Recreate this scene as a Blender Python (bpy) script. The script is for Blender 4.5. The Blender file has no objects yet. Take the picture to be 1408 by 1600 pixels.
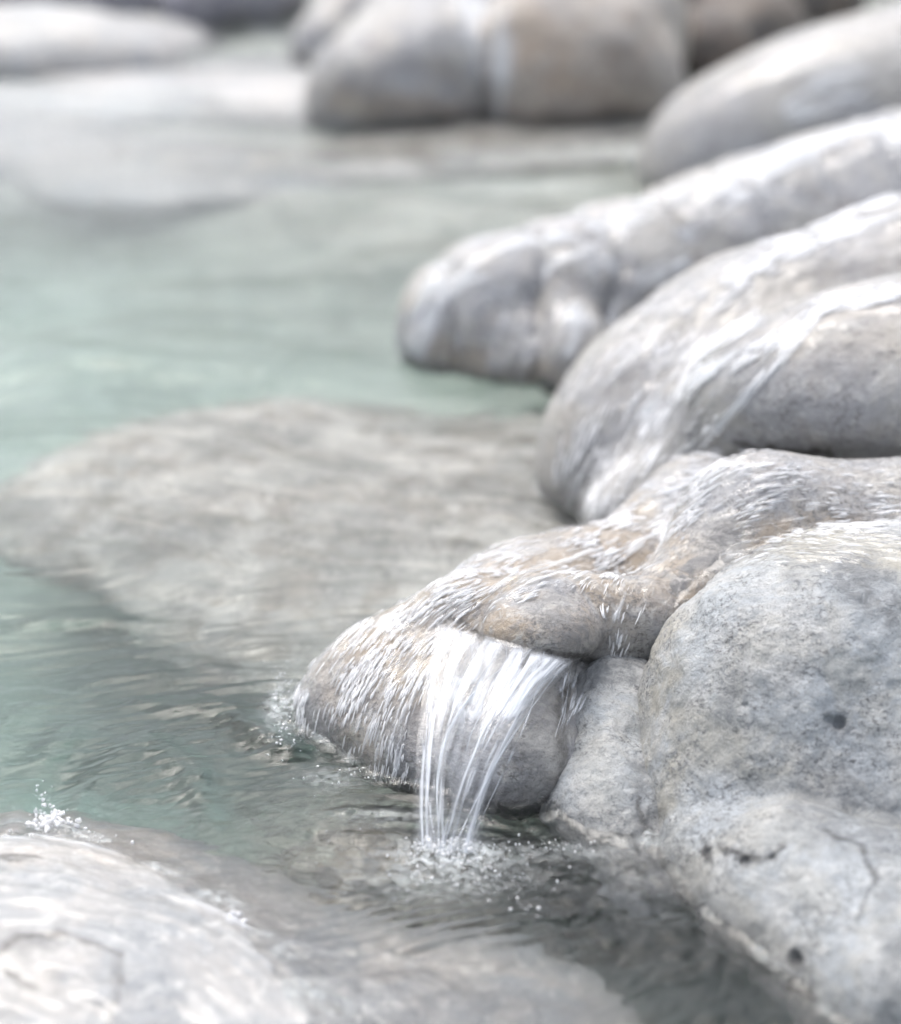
import bpy, math, random
import numpy as np
from mathutils import Vector

# ---------------------------------------------------------------- camera, sky, sun, exposure
PITCH, VFOV, CAMH = math.radians(22), math.radians(25), 1.0
FPX = 800 / math.tan(VFOV / 2)
scene = bpy.context.scene
COL = scene.collection
cam_d = bpy.data.cameras.new('camera')
cam = bpy.data.objects.new('camera', cam_d)
COL.objects.link(cam)
cam.location = (0, 0, CAMH)
cam.rotation_euler = (math.radians(90) - PITCH, 0, 0)
cam_d.sensor_fit = 'VERTICAL'
cam_d.sensor_height = 36
cam_d.lens = 18 / math.tan(VFOV / 2)
cam_d.clip_start = 0.05
cam_d.clip_end = 500
cam_d.dof.use_dof = True
cam_d.dof.focus_distance = 2.08
cam_d.dof.aperture_fstop = 2.3
scene.camera = cam

SUN_EL, SUN_AZ = math.radians(60), math.radians(-24)      # azimuth measured from +Y towards +X
world = bpy.data.worlds.new("World")
scene.world = world
world.use_nodes = True
wn = world.node_tree
bg = wn.nodes['Background']
sky = wn.nodes.new('ShaderNodeTexSky')
sky.sky_type = 'NISHITA'
sky.sun_disc = False
sky.sun_elevation = SUN_EL
sky.sun_rotation = SUN_AZ
sky.air_density = 1.0
sky.dust_density = 5.0
sky.ozone_density = 1.0
tc = wn.nodes.new('ShaderNodeTexCoord')          # thin bright cloud over the whole sky
cl = wn.nodes.new('ShaderNodeTexNoise')
cl.inputs['Scale'].default_value = 5.5
cl.inputs['Detail'].default_value = 5
wn.links.new(tc.outputs['Generated'], cl.inputs['Vector'])
cr = wn.nodes.new('ShaderNodeMapRange')
for i_, x_ in zip(('From Min', 'From Max', 'To Min', 'To Max'), (.40, .62, .55, 2.1)):
    cr.inputs[i_].default_value = x_
wn.links.new(cl.outputs['Fac'], cr.inputs['Value'])
hs = wn.nodes.new('ShaderNodeHueSaturation')
hs.inputs['Saturation'].default_value = .42
wn.links.new(sky.outputs[0], hs.inputs['Color'])
wn.links.new(cr.outputs[0], hs.inputs['Value'])
wn.links.new(hs.outputs[0], bg.inputs[0])
bg.inputs[1].default_value = 0.15
sun_d = bpy.data.lights.new('sun', 'SUN')
sun_d.energy = 0.5
sun_d.angle = math.radians(28)
sun_d.color = (1.0, 0.96, 0.90)
sun = bpy.data.objects.new('sun', sun_d)
COL.objects.link(sun)
sv = Vector((math.sin(SUN_AZ) * math.cos(SUN_EL), math.cos(SUN_AZ) * math.cos(SUN_EL), math.sin(SUN_EL)))
sun.rotation_euler = sv.to_track_quat('Z', 'Y').to_euler()
sun.location = sv * 10
vs = scene.view_settings
vs.view_transform = 'Standard'
vs.look = 'None'
vs.gamma = 1
vs.exposure = 0.78
cy = scene.cycles
cy.use_denoising = True
cy.max_bounces = 10
cy.transparent_max_bounces = 16
cy.transmission_bounces = 8
cy.caustics_refractive = True
cy.caustics_reflective = False
cy.blur_glossy = 0.5
cy.sample_clamp_indirect = 6
cy.sample_clamp_direct = 0

# ---------------------------------------------------------------- picture <-> place helpers
cp, sp = math.cos(PITCH), math.sin(PITCH)
FW = np.array([0, cp, -sp]); UP = np.array([0, sp, cp]); RT = np.array([1., 0, 0])
CAM = np.array([0, 0, CAMH])


def ray(px, py):
    return FW + (px - 704) / FPX * RT - (py - 800) / FPX * UP


def P(px, py, Y):                    # a point at world depth Y
    d = ray(px, py)
    return CAM + d * (Y / d[1])


def Z(px, py, z=0.0):                # a point at height z
    d = ray(px, py)
    return CAM + d * ((z - CAMH) / d[2])


def M(px, py, Y):                    # metres per photo pixel there
    d = ray(px, py)
    return (Y / d[1]) / FPX


# ---------------------------------------------------------------- noise
rs = np.random.RandomState(7)
PERM = rs.permutation(1024).astype(np.int32)
PERM = np.concatenate([PERM, PERM, PERM])
RV = (rs.rand(1024).astype(np.float32) * 2 - 1)


def vnoise(p):
    p = np.asarray(p, dtype=np.float32)
    i = np.floor(p).astype(np.int32)
    f = p - i
    f = f * f * (3 - 2 * f)
    i &= 1023
    x0, y0, z0 = i[..., 0], i[..., 1], i[..., 2]
    x1 = (x0 + 1) & 1023
    y1 = (y0 + 1) & 1023
    z1 = (z0 + 1) & 1023
    a0, a1 = PERM[x0], PERM[x1]
    b00, b01, b10, b11 = PERM[a0 + y0], PERM[a0 + y1], PERM[a1 + y0], PERM[a1 + y1]
    g = lambda b, z: RV[PERM[b + z]]
    fx, fy, fz = f[..., 0], f[..., 1], f[..., 2]
    L = lambda a, b, t: a + (b - a) * t
    return L(L(L(g(b00, z0), g(b10, z0), fx), L(g(b01, z0), g(b11, z0), fx), fy),
             L(L(g(b00, z1), g(b10, z1), fx), L(g(b01, z1), g(b11, z1), fx), fy), fz)


def fbm(p, octv=3, gain=.5):
    s, a, t = 0, 1.0, 0
    p = np.asarray(p, dtype=np.float32)
    for k in range(octv):
        s = s + a * vnoise(p + 17.3 * k)
        t += a
        a *= gain
        p = p * 2.03
    return s / t


def sstep(a, b, x):
    t = np.clip((x - a) / (b - a), 0, 1)
    return t * t * (3 - 2 * t)


# ---------------------------------------------------------------- rounded shapes as distance fields
def ball(px, py, Y, r, sx=1., sy=1., sz=1., rz=0., k=.03):
    m = M(px, py, Y)
    return dict(t='e', c=P(px, py, Y), r=np.array([r * m * sx, r * m * sy, r * m * sz]), rz=rz, k=k)


def slab(c, r, rz=0., tilt=(0, 0), k=.03):
    return dict(t='e', c=np.array(c, float), r=np.array(r, float), rz=rz, tilt=tilt, k=k)


def cone(a, b, k=.03):               # a, b = (px, py, Y, r)
    return dict(t='c', a=P(*a[:3]), b=P(*b[:3]), ra=a[3] * M(*a[:3]), rb=b[3] * M(*b[:3]), k=k)


def d_prim(s, p):
    if s['t'] == 'e':
        q = p - s['c'].astype(np.float32)
        if s['rz']:
            c, n = math.cos(s['rz']), math.sin(s['rz'])
            q = np.stack([q[..., 0] * c + q[..., 1] * n, -q[..., 0] * n + q[..., 1] * c, q[..., 2]], -1)
        if s.get('tilt') and s['tilt'] != (0, 0):
            q = q.copy()
            q[..., 2] -= q[..., 0] * s['tilt'][0] + q[..., 1] * s['tilt'][1]
        r = s['r'].astype(np.float32)
        k0 = np.sqrt(((q / r) ** 2).sum(-1)) + 1e-6
        k1 = np.sqrt(((q / r ** 2) ** 2).sum(-1)) + 1e-6
        return k0 * (k0 - 1) / k1
    a, b = s['a'].astype(np.float32), s['b'].astype(np.float32)
    ab = b - a
    h = np.clip(((p - a) @ ab) / (ab @ ab), 0, 1)
    return np.sqrt(((p - a - h[..., None] * ab) ** 2).sum(-1)) - (s['ra'] + (s['rb'] - s['ra']) * h)


def smin(a, b, k):
    h = np.clip(.5 + .5 * (b - a) / k, 0, 1)
    return b + (a - b) * h - k * h * (1 - h)


class Rock:
    def __init__(s, prims, namp=.004, nfreq=9., seed=0., holes=(), grooves=None, cut=None):
        s.prims, s.namp, s.nf, s.seed, s.holes, s.grooves = prims, namp, nfreq, seed, holes, grooves

    def __call__(s, p, holes=True):
        p = np.asarray(p, dtype=np.float32)
        d = None
        for q in s.prims:
            e = d_prim(q, p)
            d = e if d is None else smin(d, e, q['k'])
        if s.namp:
            d = d + s.namp * fbm(p * s.nf + s.seed, 4, .58)
        if s.grooves is not None:
            d = d + s.grooves(p)
        if holes:
            for c, r in s.holes:
                d = np.maximum(d, -(np.sqrt(((p - c.astype(np.float32)) ** 2).sum(-1)) - r) * .8)
        return d

    def bbox(s):
        lo, hi = [], []
        for q in s.prims:
            if q['t'] == 'e':
                r = q['r'].copy()
                r[:2] = max(r[:2]) if q['rz'] else r[:2]
                t = q.get('tilt') or (0, 0)
                r[2] += abs(t[0]) * r[0] + abs(t[1]) * r[1]
                lo.append(q['c'] - r); hi.append(q['c'] + r)
            else:
                lo += [q['a'] - q['ra'], q['b'] - q['rb']]
                hi += [q['a'] + q['ra'], q['b'] + q['rb']]
        return np.min(lo, 0) - .03, np.max(hi, 0) + .03


def grad(f, p, e=.0015):
    g = np.zeros(p.shape, np.float32)
    for s in ((1, -1, -1), (-1, -1, 1), (-1, 1, -1), (1, 1, 1)):
        s = np.array(s, np.float32)
        g += f(p + s * e)[..., None] * s
    return g / (np.linalg.norm(g, axis=-1, keepdims=True) + 1e-9)


def nets(f, lo, hi, h):              # surface nets: distance field -> quads
    n = np.ceil((hi - lo) / h).astype(int) + 1
    ax = [np.float32(lo[i]) + np.arange(n[i], dtype=np.float32) * np.float32(h) for i in range(3)]
    V = np.empty(tuple(n), np.float32)
    X, Y = np.meshgrid(ax[0], ax[1], indexing='ij')
    ch = max(1, int(400000 / (n[0] * n[1])))
    for k in range(0, n[2], ch):
        zz = ax[2][k:k + ch]
        pts = np.empty((n[0], n[1], len(zz), 3), np.float32)
        pts[..., 0] = X[..., None]; pts[..., 1] = Y[..., None]; pts[..., 2] = zz
        V[:, :, k:k + ch] = f(pts)
    ins = V < 0
    cnt = np.zeros(tuple(n - 1), np.int16)
    acc = np.zeros(tuple(n - 1) + (3,), np.float32)
    faces = []
    for a in range(3):
        s0 = [slice(None)] * 3; s1 = [slice(None)] * 3
        s0[a] = slice(0, -1); s1[a] = slice(1, None)
        cr = ins[tuple(s0)] != ins[tuple(s1)]
        idx = np.argwhere(cr)
        if not len(idx):
            continue
        v0 = V[tuple(s0)][cr]; v1 = V[tuple(s1)][cr]
        t = v0 / (v0 - v1)
        pt = idx.astype(np.float32)
        pt[:, a] += t
        b, c = (a + 1) % 3, (a + 2) % 3
        ok = (idx[:, b] > 0) & (idx[:, c] > 0) & (idx[:, b] < n[b] - 1) & (idx[:, c] < n[c] - 1)
        idx, pt, flip = idx[ok], pt[ok], ins[tuple(s0)][cr][ok]
        quad = []
        for db, dc in ((0, 0), (1, 0), (1, 1), (0, 1)):
            ci = idx.copy()
            ci[:, b] -= db; ci[:, c] -= dc
            np.add.at(cnt, tuple(ci.T), 1)
            np.add.at(acc, tuple(ci.T), pt)
            quad.append(np.ravel_multi_index(ci.T, tuple(n - 1)))
        quad = np.stack(quad, 1)
        quad[~flip] = quad[~flip][:, ::-1]
        faces.append(quad)
    F = np.concatenate(faces)
    used = np.unique(F)
    remap = np.zeros(cnt.size, np.int64)
    remap[used] = np.arange(len(used))
    F = remap[F]
    verts = acc.reshape(-1, 3)[used] / cnt.reshape(-1)[used][:, None] * h + lo
    # quads come out inward or outward depending on axis order; the caller orients them
    F = F[:, ::-1]
    a, b, c = verts[F[:, 0]], verts[F[:, 1]], verts[F[:, 2]]
    nrm = np.cross(b - a, c - a)
    cen = (a + c) / 2
    k = slice(None, None, max(1, len(F) // 4000))
    if (grad(f, cen[k].astype(np.float32), .003) * nrm[k]).sum(1).mean() < 0:
        F = F[:, ::-1]
    return verts.astype(np.float32), F


def subdiv(V, F):
    E = np.concatenate([np.sort(F[:, [i, (i + 1) % 4]], 1) for i in range(4)])
    key = E[:, 0].astype(np.int64) * len(V) + E[:, 1]
    u, inv = np.unique(key, return_inverse=True)
    ea, eb = u // len(V), u % len(V)
    em = (V[ea] + V[eb]) / 2
    fm = V[F].mean(1)
    n, ne, nf = len(V), len(u), len(F)
    inv = inv.reshape(4, nf) + n
    c = np.arange(nf) + n + ne
    NF = np.concatenate([np.stack([F[:, i], inv[i], c, inv[(i - 1) % 4]], 1) for i in range(4)])
    return np.concatenate([V, em, fm]).astype(np.float32), NF


def project(f, V, it=2):
    for _ in range(it):
        V = V - grad(f, V) * f(V)[:, None]
    return V.astype(np.float32)


def keep(V, F, m):
    F = F[m]
    used = np.unique(F)
    r = np.zeros(len(V), np.int64)
    r[used] = np.arange(len(used))
    return V[used], r[F]


# ---------------------------------------------------------------- linking meshes
def mesh_obj(name, V, F, mat, attrs=None, origin=None, smooth=True, parent=None, **props):
    V = np.asarray(V, np.float32)
    if origin is None:
        origin = V.mean(0)
    V = V - np.asarray(origin, np.float32)
    me = bpy.data.meshes.new(name)
    k = F.shape[1]
    me.vertices.add(len(V)); me.vertices.foreach_set('co', V.ravel())
    me.loops.add(F.size); me.loops.foreach_set('vertex_index', F.astype(np.int32).ravel())
    me.polygons.add(len(F)); me.polygons.foreach_set('loop_start', np.arange(0, F.size, k, dtype=np.int32))
    me.update(calc_edges=True)
    if smooth:
        me.polygons.foreach_set('use_smooth', np.ones(len(F), bool))
    for a, v in (attrs or {}).items():
        at = me.attributes.new(a, 'FLOAT', 'POINT')
        at.data.foreach_set('value', np.asarray(v, np.float32))
    me.materials.append(mat)
    o = bpy.data.objects.new(name, me)
    o.location = [float(c) for c in origin]
    COL.objects.link(o)
    if parent:
        o.parent = parent
        o.location = Vector([float(c) for c in origin]) - parent.location
    for a, v in props.items():
        o[a] = v
    return o


# ---------------------------------------------------------------- materials
class NT:
    def __init__(s, name):
        s.m = bpy.data.materials.new(name)
        s.m.use_nodes = True
        s.t = s.m.node_tree
        s.t.nodes.clear()
        s.out = s.n('ShaderNodeOutputMaterial')

    def n(s, typ, **kw):
        nd = s.t.nodes.new(typ)
        for k, v in kw.items():
            setattr(nd, k, v)
        return nd

    def l(s, a, b):
        s.t.links.new(a, b)

    def co(s):
        return s.n('ShaderNodeTexCoord').outputs['Object']

    def mp(s, co, sc=(1, 1, 1), rot=(0, 0, 0), loc=(0, 0, 0)):
        m = s.n('ShaderNodeMapping')
        m.inputs['Scale'].default_value = sc
        m.inputs['Rotation'].default_value = rot
        m.inputs['Location'].default_value = loc
        s.l(co, m.inputs[0])
        return m.outputs[0]

    def noise(s, co, sc, det=4, rough=.55, dist=0.):
        n = s.n('ShaderNodeTexNoise')
        n.inputs['Scale'].default_value = sc
        n.inputs['Detail'].default_value = det
        n.inputs['Roughness'].default_value = rough
        n.inputs['Distortion'].default_value = dist
        s.l(co, n.inputs['Vector'])
        return n.outputs['Fac']

    def rng(s, v, a, b, c=0., d=1.):
        m = s.n('ShaderNodeMapRange', interpolation_type='SMOOTHSTEP')
        for i, x in zip(('From Min', 'From Max', 'To Min', 'To Max'), (a, b, c, d)):
            m.inputs[i].default_value = x
        s.l(v, m.inputs['Value'])
        return m.outputs[0]

    def mix(s, f, a, b):
        m = s.n('ShaderNodeMix', data_type='RGBA')
        for x, i in ((f, 0), (a, 6), (b, 7)):
            if hasattr(x, 'is_output'):
                s.l(x, m.inputs[i])
            else:
                m.inputs[i].default_value = x if i == 0 else (*x, 1)
        return m.outputs[2]

    def math(s, op, a, b=0.):
        m = s.n('ShaderNodeMath', operation=op)
        for i, x in enumerate((a, b)):
            if hasattr(x, 'is_output'):
                s.l(x, m.inputs[i])
            else:
                m.inputs[i].default_value = x
        return m.outputs[0]

    def bump(s, h, st, dist=.001, nrm=None):
        b = s.n('ShaderNodeBump')
        b.inputs['Strength'].default_value = st
        b.inputs['Distance'].default_value = dist
        s.l(h, b.inputs['Height'])
        if nrm:
            s.l(nrm, b.inputs['Normal'])
        return b.outputs[0]


def stone(name, base=(.40, .395, .385), cool=(.33, .345, .37), warm=(.40, .35, .29), dark=(.12, .11, .10),
          light=(.62, .62, .60), warm_amt=.3, speck=.45, rough=.45, scale=1., bumpst=.5, coat=.25):
    t = NT(name)
    co = t.co()
    big = t.noise(co, 9 * scale, 6, .65, .4)
    col = t.mix(t.rng(big, .43, .57), cool, base)
    w = t.noise(t.mp(co, loc=(3, 1, 7)), 13 * scale, 6, .66, .6)
    wa = t.n('ShaderNodeAttribute', attribute_name='warm').outputs['Fac']
    wf = t.math('MAXIMUM', t.math('MULTIPLY', t.rng(w, .48, .62), warm_amt), t.math('MULTIPLY', wa, t.rng(w, .34, .56)))
    col = t.mix(wf, col, warm)
    mid = t.noise(co, 60 * scale, 7, .74, .6)
    col = t.mix(t.rng(mid, .50, .66, 0, .6), col, light)
    patch = t.noise(t.mp(co, loc=(9, 4, 2)), 18 * scale, 5, .65)
    m2 = t.noise(t.mp(co, (1, 1, 1.3), loc=(5, 5, 1)), 85 * scale, 6, .75, 1.2)
    pf = t.rng(patch, .40, .60, .12, 1.)
    col = t.mix(t.math('MULTIPLY', t.math('MULTIPLY', t.rng(m2, .49, .60), pf), speck * .9), col, tuple(.55 * a + .12 * b for a, b in zip(cool, dark)))
    f1 = t.noise(t.mp(co, (1, 1, 1.5)), 190 * scale, 5, .78, .3)
    col = t.mix(t.math('MULTIPLY', t.math('MULTIPLY', t.rng(f1, .50, .62), pf), speck), col, dark)
    f2 = t.noise(co, 520 * scale, 3, .7)
    col = t.mix(t.rng(f2, .54, .70, 0, .5 * speck + .12), col, dark)
    sa = t.n('ShaderNodeAttribute', attribute_name='stain_shade').outputs['Fac']  # real stains, plus shade painted under overhangs and in crevices
    sf = t.math('MULTIPLY', sa, t.rng(mid, .36, .56, .25, 1.))
    col = t.mix(sf, col, tuple(.35 * a + .3 * b for a, b in zip(cool, dark)))
    da = t.n('ShaderNodeAttribute', attribute_name='deep').outputs['Fac']  # dark cracks, plus shade painted into pits and creases
    col = t.mix(t.math('MULTIPLY', da, t.rng(f1, .3, .55, .5, 1.)), col, tuple(.45 * b for b in dark))
    wt = t.n('ShaderNodeAttribute', attribute_name='wet').outputs['Fac']
    col = t.mix(t.math('MULTIPLY', wt, .45), col, tuple(.35 * a for a in base))
    b = t.n('ShaderNodeBsdfPrincipled')
    t.l(col, b.inputs['Base Color'])
    t.l(t.math('SUBTRACT', t.rng(mid, .3, .7, rough - .12, rough + .15), t.math('MULTIPLY', wt, .2)), b.inputs['Roughness'])
    b.inputs['Coat Weight'].default_value = coat
    b.inputs['Coat Roughness'].default_value = .18
    b.inputs['Coat IOR'].default_value = 1.33
    n1 = t.bump(f1, bumpst, .0022)
    n2 = t.bump(mid, bumpst, .005, n1)
    vor = t.n('ShaderNodeTexVoronoi')
    vor.inputs['Scale'].default_value = 130 * scale
    t.l(t.mp(co, rot=(.4, .3, .2)), vor.inputs['Vector'])
    n3 = t.bump(t.rng(vor.outputs['Distance'], .0, .3), bumpst * .4, .0015, n2)
    t.l(n3, b.inputs['Normal'])
    t.l(b.outputs[0], t.out.inputs[0])
    return t.m


def water_mat():
    t = NT('clear_stream_water')
    co = t.co()
    g = t.n('ShaderNodeBsdfGlossy'); g.inputs['Roughness'].default_value = .03
    r = t.n('ShaderNodeBsdfRefraction'); r.inputs['Roughness'].default_value = .0; r.inputs['IOR'].default_value = 1.33
    fr = t.n('ShaderNodeFresnel'); fr.inputs['IOR'].default_value = 1.33
    m = t.n('ShaderNodeMixShader')
    h = t.noise(t.mp(co, (1, 1.6, 1)), 90, 4, .6, .8)
    nb = t.bump(h, .3, .002)
    for x in (g, r, fr):
        t.l(nb, x.inputs['Normal'])
    t.l(fr.outputs[0], m.inputs[0]); t.l(r.outputs[0], m.inputs[1]); t.l(g.outputs[0], m.inputs[2])
    # milky white: air bubbles, and bright reflections painted on the far water
    at = t.n('ShaderNodeAttribute', attribute_name='foam')
    d = t.n('ShaderNodeBsdfDiffuse'); d.inputs['Color'].default_value = (.80, .85, .86, 1)
    t.l(nb, d.inputs['Normal'])
    fn = t.noise(co, 110, 6, .75, .4)
    fm = t.math('MULTIPLY', at.outputs['Fac'], t.rng(fn, .36, .68, 0, .75))
    m2 = t.n('ShaderNodeMixShader')
    t.l(fm, m2.inputs[0]); t.l(m.outputs[0], m2.inputs[1]); t.l(d.outputs[0], m2.inputs[2])
    t.l(m2.outputs[0], t.out.inputs[0])
    ab = t.n('ShaderNodeVolumeAbsorption')
    ab.inputs['Color'].default_value = (.47, .80, .79, 1)
    ab.inputs['Density'].default_value = .80
    t.l(ab.outputs[0], t.out.inputs[1])
    return t.m


def film_mat(name, white=.55, tint=(.9, .93, .97)):
    """thin running water: the rock shows through it, white streaks stand for aerated water and sky glints"""
    t = NT(name)
    co = t.co()
    tr = t.n('ShaderNodeBsdfTransparent')
    g = t.n('ShaderNodeBsdfGlossy'); g.inputs['Roughness'].default_value = .07
    fr = t.n('ShaderNodeFresnel')
    # a thin sheet with air on one side and wet rock on the other reflects alike from both faces
    t.l(t.rng(t.n('ShaderNodeNewGeometry').outputs['Backfacing'], 0, 1, 1.36, 1 / 1.36), fr.inputs['IOR'])
    h = t.noise(co, 260, 3, .6)
    nb = t.bump(h, .25, .0012)
    t.l(nb, g.inputs['Normal']); t.l(nb, fr.inputs['Normal'])
    m = t.n('ShaderNodeMixShader')
    t.l(fr.outputs[0], m.inputs[0]); t.l(tr.outputs[0], m.inputs[1]); t.l(g.outputs[0], m.inputs[2])
    at = t.n('ShaderNodeAttribute', attribute_name='foam')
    d = t.n('ShaderNodeBsdfDiffuse'); d.inputs['Color'].default_value = (*tint, 1)
    m2 = t.n('ShaderNodeMixShader')
    t.l(t.math('MULTIPLY', at.outputs['Fac'], white), m2.inputs[0])  # white mixed in for aerated streaks and painted sky glints
    t.l(m.outputs[0], m2.inputs[1]); t.l(d.outputs[0], m2.inputs[2])
    t.l(m2.outputs[0], t.out.inputs[0])
    return t.m


# ---------------------------------------------------------------- the rocks
front = Rock([   # G: low rock the water spills over
    ball(590, 1130, 1.98, 135, k=.03),
    ball(705, 1085, 2.00, 160, k=.05),
    ball(840, 1080, 2.03, 175, k=.05),
    cone((840, 1000, 2.10, 160), (980, 960, 2.15, 150), k=.05),
    cone((690, 1180, 1.89, 112), (792, 1200, 1.86, 122), k=.08),
    ball(790, 1120, 1.96, 130, k=.06),
    cone((840, 985, 1.965, 88), (1010, 975, 1.99, 75), k=.012),
    ball(735, 985, 2.0, 90, k=.02),
    ball(850, 985, 1.93, 84, 1.12, .9, .62, k=.010),
], .0035, 11, 3)
chute = Rock([   # sloping rock behind it, carrying the chute down from the ledge
    cone((1100, 960, 2.02, 110), (1180, 850, 2.10, 130), k=.05),
    ball(1040, 870, 2.22, 105, k=.04),
    cone((1230, 870, 2.12, 150), (1480, 860, 2.12, 150), k=.05),
    ball(1090, 800, 2.28, 90, k=.04),
    ball(1040, 1000, 2.02, 95, k=.04),
], .0035, 10, 5)
wedge = Rock([
    cone((962, 1105, 1.93, 86), (960, 1290, 1.80, 100), k=.03),
    cone((960, 1290, 1.80, 100), (1030, 1430, 1.70, 92), k=.03),
], .010, 16, 8)
pit = lambda px, py, Y, r: (P(px, py, Y), r)
big = Rock([     # I: large boulder lower right
    ball(1235, 1110, 1.88, 235, k=.05),
    ball(1420, 1120, 1.90, 260, k=.08),
    cone((1180, 1280, 1.80, 180), (1400, 1330, 1.78, 230), k=.06),
    cone((1262, 1395, 1.655, 140), (1460, 1500, 1.60, 190), k=.016),
    cone((1215, 1440, 1.635, 128), (1420, 1580, 1.52, 190), k=.05),
    ball(1140, 1380, 1.71, 125, k=.03),
    cone((1285, 1010, 2.00, 180), (1480, 1000, 2.00, 195), k=.06),
], .008, 9, 11, holes=[])
_h = []
for px_, py_, r_ in ((1240, 1498, 15), (1236, 1552, 14), (1256, 1556, 10), (1104, 1332, 9), (1132, 1338, 8), (1162, 1346, 10), (1205, 1338, 8), (1310, 1128, 12), (1296, 1124, 8), (1165, 1102, 7), (1150, 1145, 6)):
    _h.append((px_, py_, r_))
main = Rock([    # F
    ball(975, 740, 2.56, 128, k=.05),
    ball(1045, 680, 2.62, 190, k=.06),
    ball(1200, 605, 2.72, 222, k=.08),
    ball(1460, 590, 2.80, 290, k=.1),
    cone((1010, 830, 2.42, 100), (1120, 770, 2.42, 110), k=.05),
    ball(1150, 690, 2.50, 110, k=.06),
    ball(1370, 590, 2.40, 210, 1.25, 1.05, .60, k=.10),
    ball(1255, 628, 2.40, 120, 1.2, 1.0, .62, k=.06),
    ball(1520, 580, 2.40, 220, 1.0, 1.0, .64, k=.06),
], .007, 8, 21)


def grooves_mid(p):
    u = p[..., 0] * 1.0 + .35 * p[..., 1]
    return .013 * (1 - np.abs(np.sin(u * 24 + 2.0 * vnoise(p * 4)))) ** 3 * sstep(.30, .12, p[..., 2])


mid = Rock([     # E
    ball(738, 500, 3.10, 116, k=.05),
    ball(720, 540, 3.06, 92, k=.04),
    ball(850, 490, 3.12, 142, k=.05),
    ball(885, 570, 2.99, 92, k=.04),
    ball(800, 560, 3.03, 80, k=.03),
    ball(965, 490, 3.20, 172, k=.06),
    ball(1120, 450, 3.28, 182, k=.08),
    ball(1270, 420, 3.35, 200, k=.08),
    ball(1440, 400, 3.40, 225, k=.08),
], .010, 9, 41, grooves=grooves_mid)
right_far = Rock([   # D
    ball(1150, 275, 4.12, 155, k=.06),
    ball(1280, 235, 4.15, 185, k=.08),
    ball(1440, 220, 4.2, 215, k=.1),
], .006, 6, 51)
pale_far = Rock([    # B left
    cone((590, 150, 4.66, 110), (700, 60, 4.95, 130), k=.08),
    ball(690, 120, 4.72, 105, k=.08),
    ball(560, 145, 4.62, 80, k=.05),
    ball(780, 40, 5.0, 120, k=.08),
], .022, 6, 61)
tan_far = Rock([
    ball(890, 100, 4.72, 145, 1.08, 1, .95, k=.08),
    ball(800, 130, 4.75, 95, k=.08),
    ball(980, 130, 4.74, 88, k=.06),
    ball(930, 40, 4.95, 150, k=.08),
], .022, 6, 63)
back_ridge = Rock([cone((515, 78, 5.2, 62), (680, -50, 5.7, 110), k=.08), ball(590, 40, 5.35, 80, k=.1)], .016, 6, 65)
brown_a = Rock([ball(1095, 85, 5.15, 80, k=.06), ball(1170, 60, 5.3, 95, k=.08), ball(1110, -5, 5.5, 90, k=.06)], .02, 7, 67)
brown_b = Rock([ball(1040, -30, 6.0, 110, 1.2, 1, 1, k=.08), ball(1230, -10, 5.9, 120, k=.08)], .02, 7, 69)
brown_c = Rock([ball(1330, -10, 6.6, 130, 1.3, 1, 1, k=.06), ball(1480, -20, 6.6, 140, k=.06)], .02, 7, 70)
low_pale = Rock([slab(Z(60, 100, -.03), (.36, .22, .13), rz=-.3, k=.05), slab(Z(190, 85, -.04), (.25, .2, .09), k=.05)], .015, 6, 71)
shelf_a = Rock([slab(Z(420, 165, -.05), (.45, .35, .055), rz=-.2, k=.05), slab(Z(230, 190, -.06), (.5, .25, .050), rz=.1, k=.08)], .03, 4, 171)
shelf_b = Rock([slab(Z(640, 300, -.09), (.45, .16, .060), rz=.15, k=.05), slab(Z(850, 275, -.10), (.4, .25, .075), rz=.1, k=.08)], .03, 5, 172)
shelf_c = Rock([slab(Z(100, 290, -.09), (.42, .20, .07), rz=-.15, k=.05), slab(Z(-80, 230, -.08), (.4, .25, .07), k=.08), slab(Z(350, 350, -.12), (.35, .2, .07), rz=.2, k=.08)], .03, 5, 173)
violet_a = Rock([ball(50, -15, 5.85, 62, 1.9, 1, 1, k=.06), ball(190, 0, 5.78, 48, 1.4, 1, 1, k=.06)], .03, 6, 73)
violet_b = Rock([ball(320, 8, 5.62, 52, 1.3, 1, 1, k=.06), ball(415, -5, 5.68, 60, 1.2, 1, 1, k=.06)], .03, 6, 75)
bank = Rock([ball(-60, -140, 8.2, 120, 2, 1, 1, k=.06), ball(300, -150, 8.5, 130, 2, 1, 1, k=.1),
             ball(700, -140, 8.0, 130, 2, 1, 1, k=.1), ball(1100, -150, 8.0, 130, 1.6, 1, 1, k=.1), ball(1450, -160, 8.0, 160, 1.6, 1, 1, k=.1)], .03, 3, 77)
near_rock = Rock([   # J
    slab((-.35, 1.55, -.14), (.26, .30, .180), rz=.1, k=.05),
    slab((-.20, 1.47, -.14), (.22, .27, .143), k=.06),
    slab((-.04, 1.42, -.13), (.22, .27, .119), k=.06),
], .008, 9, 81)
slab_rock = Rock([   # K, drowned slab in mid stream
    slab((-.02, 2.58, -.142), (.42, .38, .09), rz=.15, tilt=(0, .02), k=.05),
    slab((-.33, 2.76, -.122), (.30, .15, .085), rz=.80, k=.05),
    slab((-.24, 2.60, -.138), (.32, .20, .085), rz=.3, k=.05),
    slab((-.10, 2.36, -.175), (.26, .22, .09), rz=-.4, k=.06),
    slab((.15, 2.62, -.140), (.30, .30, .085), k=.06),
], .020, 7, 91)
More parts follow.
